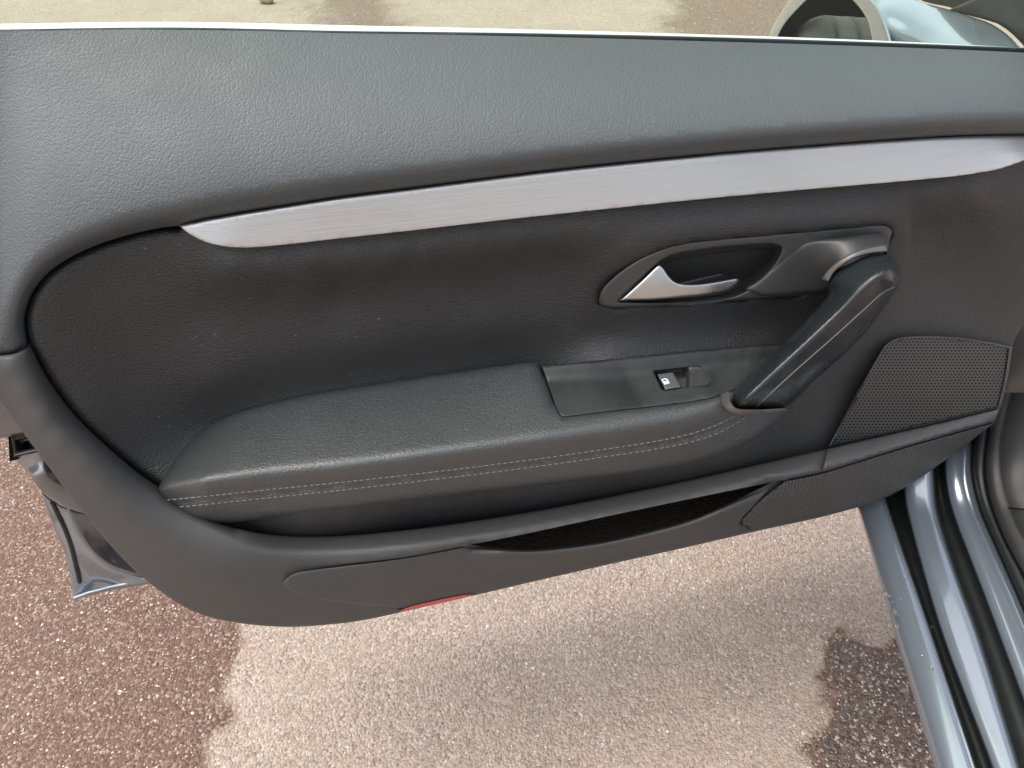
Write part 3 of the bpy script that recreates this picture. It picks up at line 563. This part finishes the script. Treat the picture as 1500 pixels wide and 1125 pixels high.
# speaker: perforated grille over a black cloth, ledge and ribbed cover below it
GRI = dense([(1212, 656), (1250, 585), (1288, 518), (1298, 504), (1316, 495), (1350, 492), (1400, 494), (1450, 501), (1483, 508), (1476, 555), (1466, 597), (1400, 612.5), (1300, 636)], True, 5, (0, 8, 10))
GF = Field([(1212, 656, .112), (1290, 510, .082), (1400, 494, .076), (1483, 508, .070), (1466, 597, .090), (1300, 636, .110), (1350, 560, .096)])
spk = sheet('speaker_grille', GRI, lambda x, y: GF(x, y) + .0045, HARD, door, 9, [(np.vstack([GRI, GRI[:1]]), 3, .003)], holes=[GRI + (np.array([1352, 566]) - GRI)*.035], skirt=.012)
sheet('grille_cloth', GRI, lambda x, y: GF(x, y) - .0045, BLACK, spk, 14, [], skirt=0)
inner = GRI + (np.array([1352, 566]) - GRI)*.03; pv, pf = [], []
pit = 5.4
for j, yy in enumerate(np.arange(488, 660, pit*.80)):
    for xx in np.arange(1205 + (j % 2)*pit*.5, 1490, pit):
        if not inside(np.array([[xx, yy]]), inner)[0]: continue
        k = len(pv); rr = pit*.25
        for i in range(6):
            a = math.pi/6 + i*math.pi/3; pv.append((xx + pit*.585*math.cos(a), yy + pit*.545*math.sin(a), 0))
        for i in range(6):
            a = math.pi/6 + i*math.pi/3; pv.append((xx + rr*math.cos(a), yy + rr*.85*math.sin(a), 0))
        for i in range(6):
            a = math.pi/6 + i*math.pi/3; pv.append((xx + rr*math.cos(a), yy + rr*.85*math.sin(a), -.003))
        for i in range(6):
            q = (i+1) % 6; pf += [[k+i, k+6+i, k+6+q, k+q], [k+6+i, k+12+i, k+12+q, k+6+q]]
pv = np.array(pv); ms = link('grille_mesh', D(pv[:, 0], pv[:, 1], GF(pv[:, 0], pv[:, 1]) + .003 + pv[:, 2]), pf, BEZEL, spk, smooth=False); ms['kind'] = 'stuff'
LEDGE = np.vstack([dense([(1211, 658), (1300, 637.5), (1463, 599)], step=8), dense([(1463, 599), (1458, 618), (1330, 653), (1203, 692), (1211, 658)], step=8, sharp=(1, 3))[1:-1]])
sheet('speaker_ledge', LEDGE, lambda x, y: low_depth(x, y) + .006, HARD, door, 7, [(np.vstack([LEDGE, LEDGE[:1]]), 3, .003)], skirt=.014)
COV = np.vstack([dense([(1150, 704.5), (1203, 693.5), (1330, 654.5), (1458, 619)], step=6), dense([(1458, 619), (1430, 638.5), (1390, 668), (1345, 700), (1300, 726), (1260, 740), (1200, 752), (1100, 769.5), (1088, 769), (1087, 762), (1112, 735), (1150, 704.5)], step=6)[1:-1]])
sheet('speaker_cover', COV, lambda x, y: LOWF(x, y) + .0075, RIBS, door, 6, [(np.vstack([COV, COV[:1]]), 2.5, .003)], skirt=.012)
# red reflector in the lower edge
RP = np.array([(583, 896.5), (600, 889), (640, 879.5), (680, 871.5), (696, 871), (640, 885)])
sheet('red_reflector', dense(RP, True, 4, (0, 4)), lambda x, y: LOWF(x, y) + .0075, RED, door, 4, [], skirt=.006)
# painted steel shell at the latch end
sk = np.array([(-200, 100), (1560, 110), (1500, 470), (1440, 610), (1250, 700), (700, 820), (420, 850), (300, 800), (120, 660), (40, 560), (-200, 540)], float)
SH1 = dense([(-260, 505), (10, 540), (70, 632), (40, 636), (0, 643), (-260, 690)], True, 8, (0, 1, 2, 5))
shell = sheet('door_shell', SH1, lambda x, y: .035 + 0*x, SHELL, door, 14, [(np.vstack([SH1, SH1[:1]]), 8, .01)], skirt=.06)
SH2 = np.vstack([dense([(21, 669), (62, 659), (120, 710), (175, 766)], step=6)[:-1], dense([(175, 766), (150, 760), (112, 749), (85, 737), (62, 721), (44, 697), (21, 669)], step=5)[:-1]])
s2f = Field([(21, 669, .0), (62, 659, .03), (44, 697, .034), (70, 690, .036), (62, 721, .032), (110, 745, .034), (175, 766, .036), (40, 680, .016), (80, 675, .018)])
sheet('latch_face', SH2, lambda x, y: s2f(x, y), SHELL, shell, 6, [(dense([(175, 766), (150, 760), (112, 749), (85, 737), (62, 721), (44, 697), (21, 669)], step=5), 4, .004)], skirt=.03)
SH3 = dense([(98, 745), (130, 752), (180, 762), (265, 846), (250, 845), (215, 845), (190, 841), (160, 829), (135, 808), (114, 780)], True, 5, (0, 2, 3))
s3f = Field([(98, 745, .026), (180, 762, .02), (265, 846, .03), (190, 841, .034), (135, 808, .032), (160, 790, .012), (200, 815, .016)])
sheet('inner_skin', SH3, lambda x, y: s3f(x, y), SHELL, shell, 6, [(np.vstack([SH3, SH3[:1]]), 5, .003)], skirt=.02)
FL = np.vstack([dense([(60, 720), (74, 731), (90, 741), (104, 748), (116, 778), (137, 806), (162, 828), (192, 840), (215, 845), (268, 842)], step=5), dense([(268, 842), (255, 849), (200, 859), (150, 868), (107, 879), (104, 852), (95, 812), (76, 768), (60, 720)], step=5, sharp=(1, 4))[1:-1]])
_fi = dense([(60, 720), (74, 731), (90, 741), (104, 748), (116, 778), (137, 806), (162, 828), (192, 840), (215, 845), (268, 842)], step=5)
_fb = dense([(107, 879), (150, 868), (200, 859), (268, 846)], step=6)
def ff_(x, y):
    p = np.c_[np.ravel(x), np.ravel(y)]; return .006 + .012*sm(1 - dist(p, _fi)/40) + .004*sm(1 - dist(p, _fb)/14)
sheet('door_flange', FL, lambda x, y: ff_(x, y), PAINT, shell, 5, [(np.vstack([FL, FL[:1]]), 4, .004)], skirt=.02)
rod('hem_fold', D(*np.array([(109, 876), (130, 868), (160, 860), (200, 852), (266, 843)]).T, np.array([.012, .013, .014, .015, .016])), .0022, PAINT, shell)
SL = dense([(77, 736), (84, 752), (95, 775), (104, 800), (111, 828), (117, 853)], step=5)
rod('weather_seal', D(SL[:, 0], SL[:, 1], ff_(SL[:, 0], SL[:, 1]) + .001), .0022, RUBBER, shell)
LT = np.array([(16, 640), (66, 630), (80, 654), (62, 661), (20, 670)], float); LH = np.array([(21, 645), (58, 637), (66, 652), (24, 662)], float)
lat = sheet('latch', dense(LT, True, 5, (0, 1, 2, 3, 4)), lambda x, y: .03 + 0*x, RUBBER, shell, 8, [], holes=[dense(LH, True, 5, (0, 1, 2, 3))], skirt=.02)
link('latch_cavity', D(*np.array([(12, 636), (75, 624), (84, 658), (14, 676)]).T, np.full(4, .004)), [[0, 1, 2, 3]], BLACK, shell, smooth=False)
rod('latch_rim', D(*np.array([(18.5, 641), (21.5, 666.5), (66, 656)]).T, np.full(3, .032)), .0008, COLLAR, shell)
rod('latch_claw', D(*np.array([(30, 646), (44, 642), (46, 652), (58, 650)]).T, np.full(4, .014)), .003, COLLAR, shell)
# outer skin behind it all
so_ = dense(sk, True, 15, tuple(range(len(sk))))
sheet('outer_skin', so_, lambda x, y: -.03 + 0*x, PAINT, door, 40, [], skirt=.03)
# ------------------------------------------------------------------ the car the door belongs to
def up(z, k=.03): return lambda y: z + k*float(sm((760 - y)/110))
R1 = [(1242, 690), (1258, 748), (1307, 913), (1370, 1125), (1402, 1240)]
R2 = [(1285, 690), (1301, 748), (1360, 920), (1428, 1125), (1464, 1240)]
def sh(l, d): return [(x + d, y) for x, y in l]
loft('sill', [(sh(R1, -2), .12), (sh(R1, -1), .30), (R1, .325), (sh(R1, 4), .334), (sh(R1, 20), .343), (sh(R2, -12), .347), (sh(R2, -5), .347), (sh(R2, -3), .342), (sh(R2, -1), .345), (R2, .343), (sh(R2, 4), .31)], PAINT, car)
E1 = [(1318, 640), (1322, 700), (1328, 750), (1378, 925), (1453, 1125), (1490, 1240)]
loft('sill_groove', [(sh(R2, 0), .335), (sh(R2, 6), .308), (sh(E1, -8), .306), (sh(E1, 2), .33)], RUBBER, car)
E2 = [(1367, 640), (1368, 700), (1373, 752), (1400, 840), (1436, 940), (1493, 1125), (1530, 1240)]
loft('sill_ledge', [(E1, up(.325)), (sh(E1, 2), up(.342)), (sh(E1, 5), up(.346)), (sh(E1, 18), up(.347)), (sh(E2, -14), up(.349)), (sh(E2, -5), up(.3495)), (sh(E2, -1), up(.345)), (sh(E2, 2), up(.32))], PAINT, car, y0=655)
E3 = [(1382, 640), (1384, 700), (1395, 752), (1440, 870), (1500, 1030), (1580, 1240)]
loft('sill_groove', [(sh(E2, 0), up(.325)), (sh(E2, 6), up(.315)), (sh(E3, -6), up(.318)), (sh(E3, 2), up(.335))], RUBBER, car, y0=655)
E4 = [(1427, 630), (1424, 690), (1436, 745), (1458, 797), (1500, 893), (1640, 1240)]
loft('sill_ledge', [(E3, up(.325)), (sh(E3, 2), up(.346)), (sh(E3, 5), up(.350)), (sh(E3, 16), up(.352)), (sh(E4, -16), up(.354)), (sh(E4, -12), up(.357)), (sh(E4, -9), up(.3545)), (sh(E4, -4), up(.356)), (sh(E4, 1), up(.34))], PAINT, car, y0=640)
E5 = [(1449, 620), (1442, 680), (1449, 732), (1471, 790), (1505, 856), (1660, 1240)]
loft('door_seal', [(sh(E4, -1), up(.345)), (sh(E4, 4), up(.368)), (sh(E5, -6), up(.376)), (sh(E5, 1), up(.36))], RUBBER, car, y0=625)
E6 = [(1478, 590), (1466, 640), (1464, 690), (1472, 728), (1492, 775), (1530, 840), (1690, 1240)]
loft('kick_panel', [(E5, up(.362)), (sh(E5, 4), up(.375)), (sh(E6, -4), up(.384)), (E6, up(.380)), (sh(E6, 3), up(.386)), (sh(E6, 30), up(.392)), (sh(E6, 90), up(.40)), (sh(E6, 200), up(.40))], KICK, car, y0=575)
rod('trim_seam', G(np.array([1476., 1500., 1560.]), np.array([744., 746., 750.]), np.array([.392, .396, .40])), .0012, BLACK, car)
pl = np.array([(1440, 640), (1470, 560), (1488, 480), (1520, 420), (1720, 420), (1720, 660), (1500, 660)], float)
sheet('pillar', dense(pl, True, 8, (0, 3, 4, 5, 6)), lambda x, y: .01 + 0*x, DARK, car, 20, [], skirt=.05)
# front wing beyond the door, its arch and the wheel in it
AO = dense([(1118, 110), (1123, 60), (1130, 40), (1148, 10), (1175, -18), (1215, -32), (1250, -24), (1276, -4), (1294, 22), (1306, 58), (1316, 110)], step=4)
AI = dense([(1290, 110), (1277, 58), (1270, 30), (1256, 8), (1240, -6), (1215, -14), (1190, -6), (1170, 12), (1150, 35), (1139, 58), (1132, 110)], step=4)
WF = Field([(1300, 60, .0), (1290, 10, .0), (1320, 0, .03), (1400, 14, .09), (1450, 33, .10), (1500, 75, .07), (1400, 60, .03), (1350, 40, .022), (1330, 90, .012), (1200, -60, .12), (1150, -40, .1)])
wing = sheet('front_wing', np.vstack([dense([(1312, 110), (1303, 58), (1291, 22), (1273, -4), (1247, -22)], step=4), dense([(1247, -22), (1240, -60), (1300, -40), (1335, -4), (1390, 14), (1425, 25), (1452, 35), (1478, 53), (1505, 84), (1520, 120), (1312, 110)], step=5, sharp=(1, 9))[1:-1]]),
             lambda x, y: WF(x, y), PAINT, car, 6, [(dense([(1335, -4), (1390, 14), (1425, 25), (1452, 35), (1478, 53), (1505, 84)], step=5), 4, -.006)], mapper=K, skirt=0)
sheet('arch_lip', np.vstack([AO, AI]), lambda x, y: -.006 + 0*x, PAINT, wing, 5, [(AO, 6, -.006), (AI, 3, -.003)], mapper=K, skirt=.03)
sheet('arch_liner', dense([(1126, 110), (1140, 30), (1190, -25), (1250, -20), (1285, 30), (1298, 110)], True, 6, (0, 5)), lambda x, y: .30 + 0*x, BLACK, wing, 20, [], mapper=K, skirt=0)
DK = dense([(1325, -60), (1340, -6), (1392, 11), (1427, 22), (1456, 32), (1484, 51), (1512, 84), (1525, 120), (1800, 120), (1800, -60)], True, 6, (0, 7, 8, 9))
sheet('windscreen', DK, lambda x, y: .13 + 0*x, DARK, car, 20, [], mapper=K, skirt=.02)
AP = dense([(1388, 15), (1440, -8), (1500, -40), (1800, -60), (1800, 110), (1530, 110), (1500, 66), (1470, 38)], True, 6, (0, 3, 4))
sheet('windscreen_pillar', AP, lambda x, y: .11 + 0*x, KICK, car, 20, [(np.vstack([AP, AP[:1]]), 5, -.004)], mapper=K, skirt=.02)
def wheel(c, steer):
    e = bpy.data.objects.new('wheel', None); COL.objects.link(e); e.location = np.array(c) - np.array(car.location); e.parent = car; e.rotation_euler = (0, 0, steer)
    prof = [(-.085, .21), (-.105, .25), (-.112, .285), (-.104, .312), (-.088, .325)]
    for a in (-.06, -.02, .02, .06): prof += [(a-.012, .331), (a-.004, .332), (a-.003, .323), (a+.003, .323), (a+.004, .332), (a+.012, .331)]
    prof += [(.088, .325), (.104, .312), (.112, .285), (.105, .25), (.085, .21)]
    n = 72; V = []; 
    for k in range(n):
        a = 2*math.pi*k/n
        for (x, r) in prof:
            rr = r - (.006 if (abs(x) > .07 and r > .31 and k % 3 == 0) else 0); rr *= 1.04; V.append((x, rr*math.cos(a), rr*math.sin(a)))
    m_ = len(prof); fs = [[k*m_+i, k*m_+i+1, ((k+1) % n)*m_+i+1, ((k+1) % n)*m_+i] for k in range(n) for i in range(m_-1)]
    def sub(name, V, fs, mat):
        me = bpy.data.meshes.new(name); me.from_pydata(V, [], fs); me.materials.append(mat); me.polygons.foreach_set('use_smooth', [True]*len(me.polygons))
        o = bpy.data.objects.new(name, me); COL.objects.link(o); o.parent = e; return o
    sub('tyre', V, fs, TYRE)
    rp = [(-.10, .222), (-.095, .205), (-.06, .19), (-.03, .08), (-.04, .0)]; V = []
    for k in range(40):
        a = 2*math.pi*k/40
        for (x, r) in rp: V.append((x, r*math.cos(a), r*math.sin(a)))
    sub('rim', V, [[k*5+i, k*5+i+1, ((k+1) % 40)*5+i+1, ((k+1) % 40)*5+i] for k in range(40) for i in range(4)], CHROME)
wc = np.array([.425, .48, 0]) + SF*1.06 + SM*.13
wheel((wc[0], wc[1], .345), -SA + math.radians(-6))
# water drops left on the sill
dv, df = [], []
for (x, y, r) in [(1297, 868, 3.4), (1303, 871, 2.6), (1325, 848, 3.6), (1322, 843, 2.2), (1310, 895, 3.8), (1316, 899, 2.4), (1313, 915, 3.4), (1320, 876, 1.8), (1338, 878, 2.2), (1366, 978, 3.2), (1370, 984, 2.0), (1365, 917, 1.8), (1336, 930, 1.6), (1352, 960, 1.5), (1330, 862, 1.5), (1380, 1010, 1.7), (1308, 880, 1.4), (1345, 905, 1.4)]:
    k = len(dv); c = G(np.array([x]), np.array([y]), np.array([.347]))[0]; rr = r/1100
    for i in range(3):
        for j in range(10):
            a = j*math.pi/5; q = math.cos(i*math.pi/6); dv.append((c[0]+rr*q*math.cos(a), c[1]+rr*1.25*q*math.sin(a), c[2]-.003+.001+rr*.75*math.sin(i*math.pi/6)))
    dv.append((c[0], c[1], c[2]-.002+rr*.8))
    for i in range(2):
        for j in range(10): q = (j+1) % 10; df.append([k+i*10+j, k+i*10+q, k+(i+1)*10+q, k+(i+1)*10+j])
    df += [[k+20+j, k+20+(j+1) % 10, k+30] for j in range(10)]
dr = link('water_drops', np.array(dv), df, WATER, car); dr['kind'] = 'stuff'
# a pebble lying on the tarmac behind the door
pc = G(np.array([392.]), np.array([5.]), np.array([0.]))[0]; pv_, pf_ = [], []
for i in range(1, 6):
    for j in range(10):
        a = j*math.pi/5; t = i*math.pi/6; k_ = 1 + .18*math.sin(3*a + i) ; pv_.append((.04*k_*math.sin(t)*math.cos(a), .03*k_*math.sin(t)*math.sin(a), .024*math.cos(t)*k_ + .02))
pv_ += [(0, 0, .044), (0, 0, -.004)]
for i in range(4):
    for j in range(10): q = (j+1) % 10; pf_.append([i*10+j, (i+1)*10+j, (i+1)*10+q, i*10+q])
for j in range(10): q = (j+1) % 10; pf_ += [[j, q, 50], [40+q, 40+j, 51]]
pb = link('pebble', np.array(pv_), pf_, CH[1], None); pb.location = pc; pb['label'] = 'small tan pebble lying on the tarmac beyond the door'; pb['category'] = 'pebble'
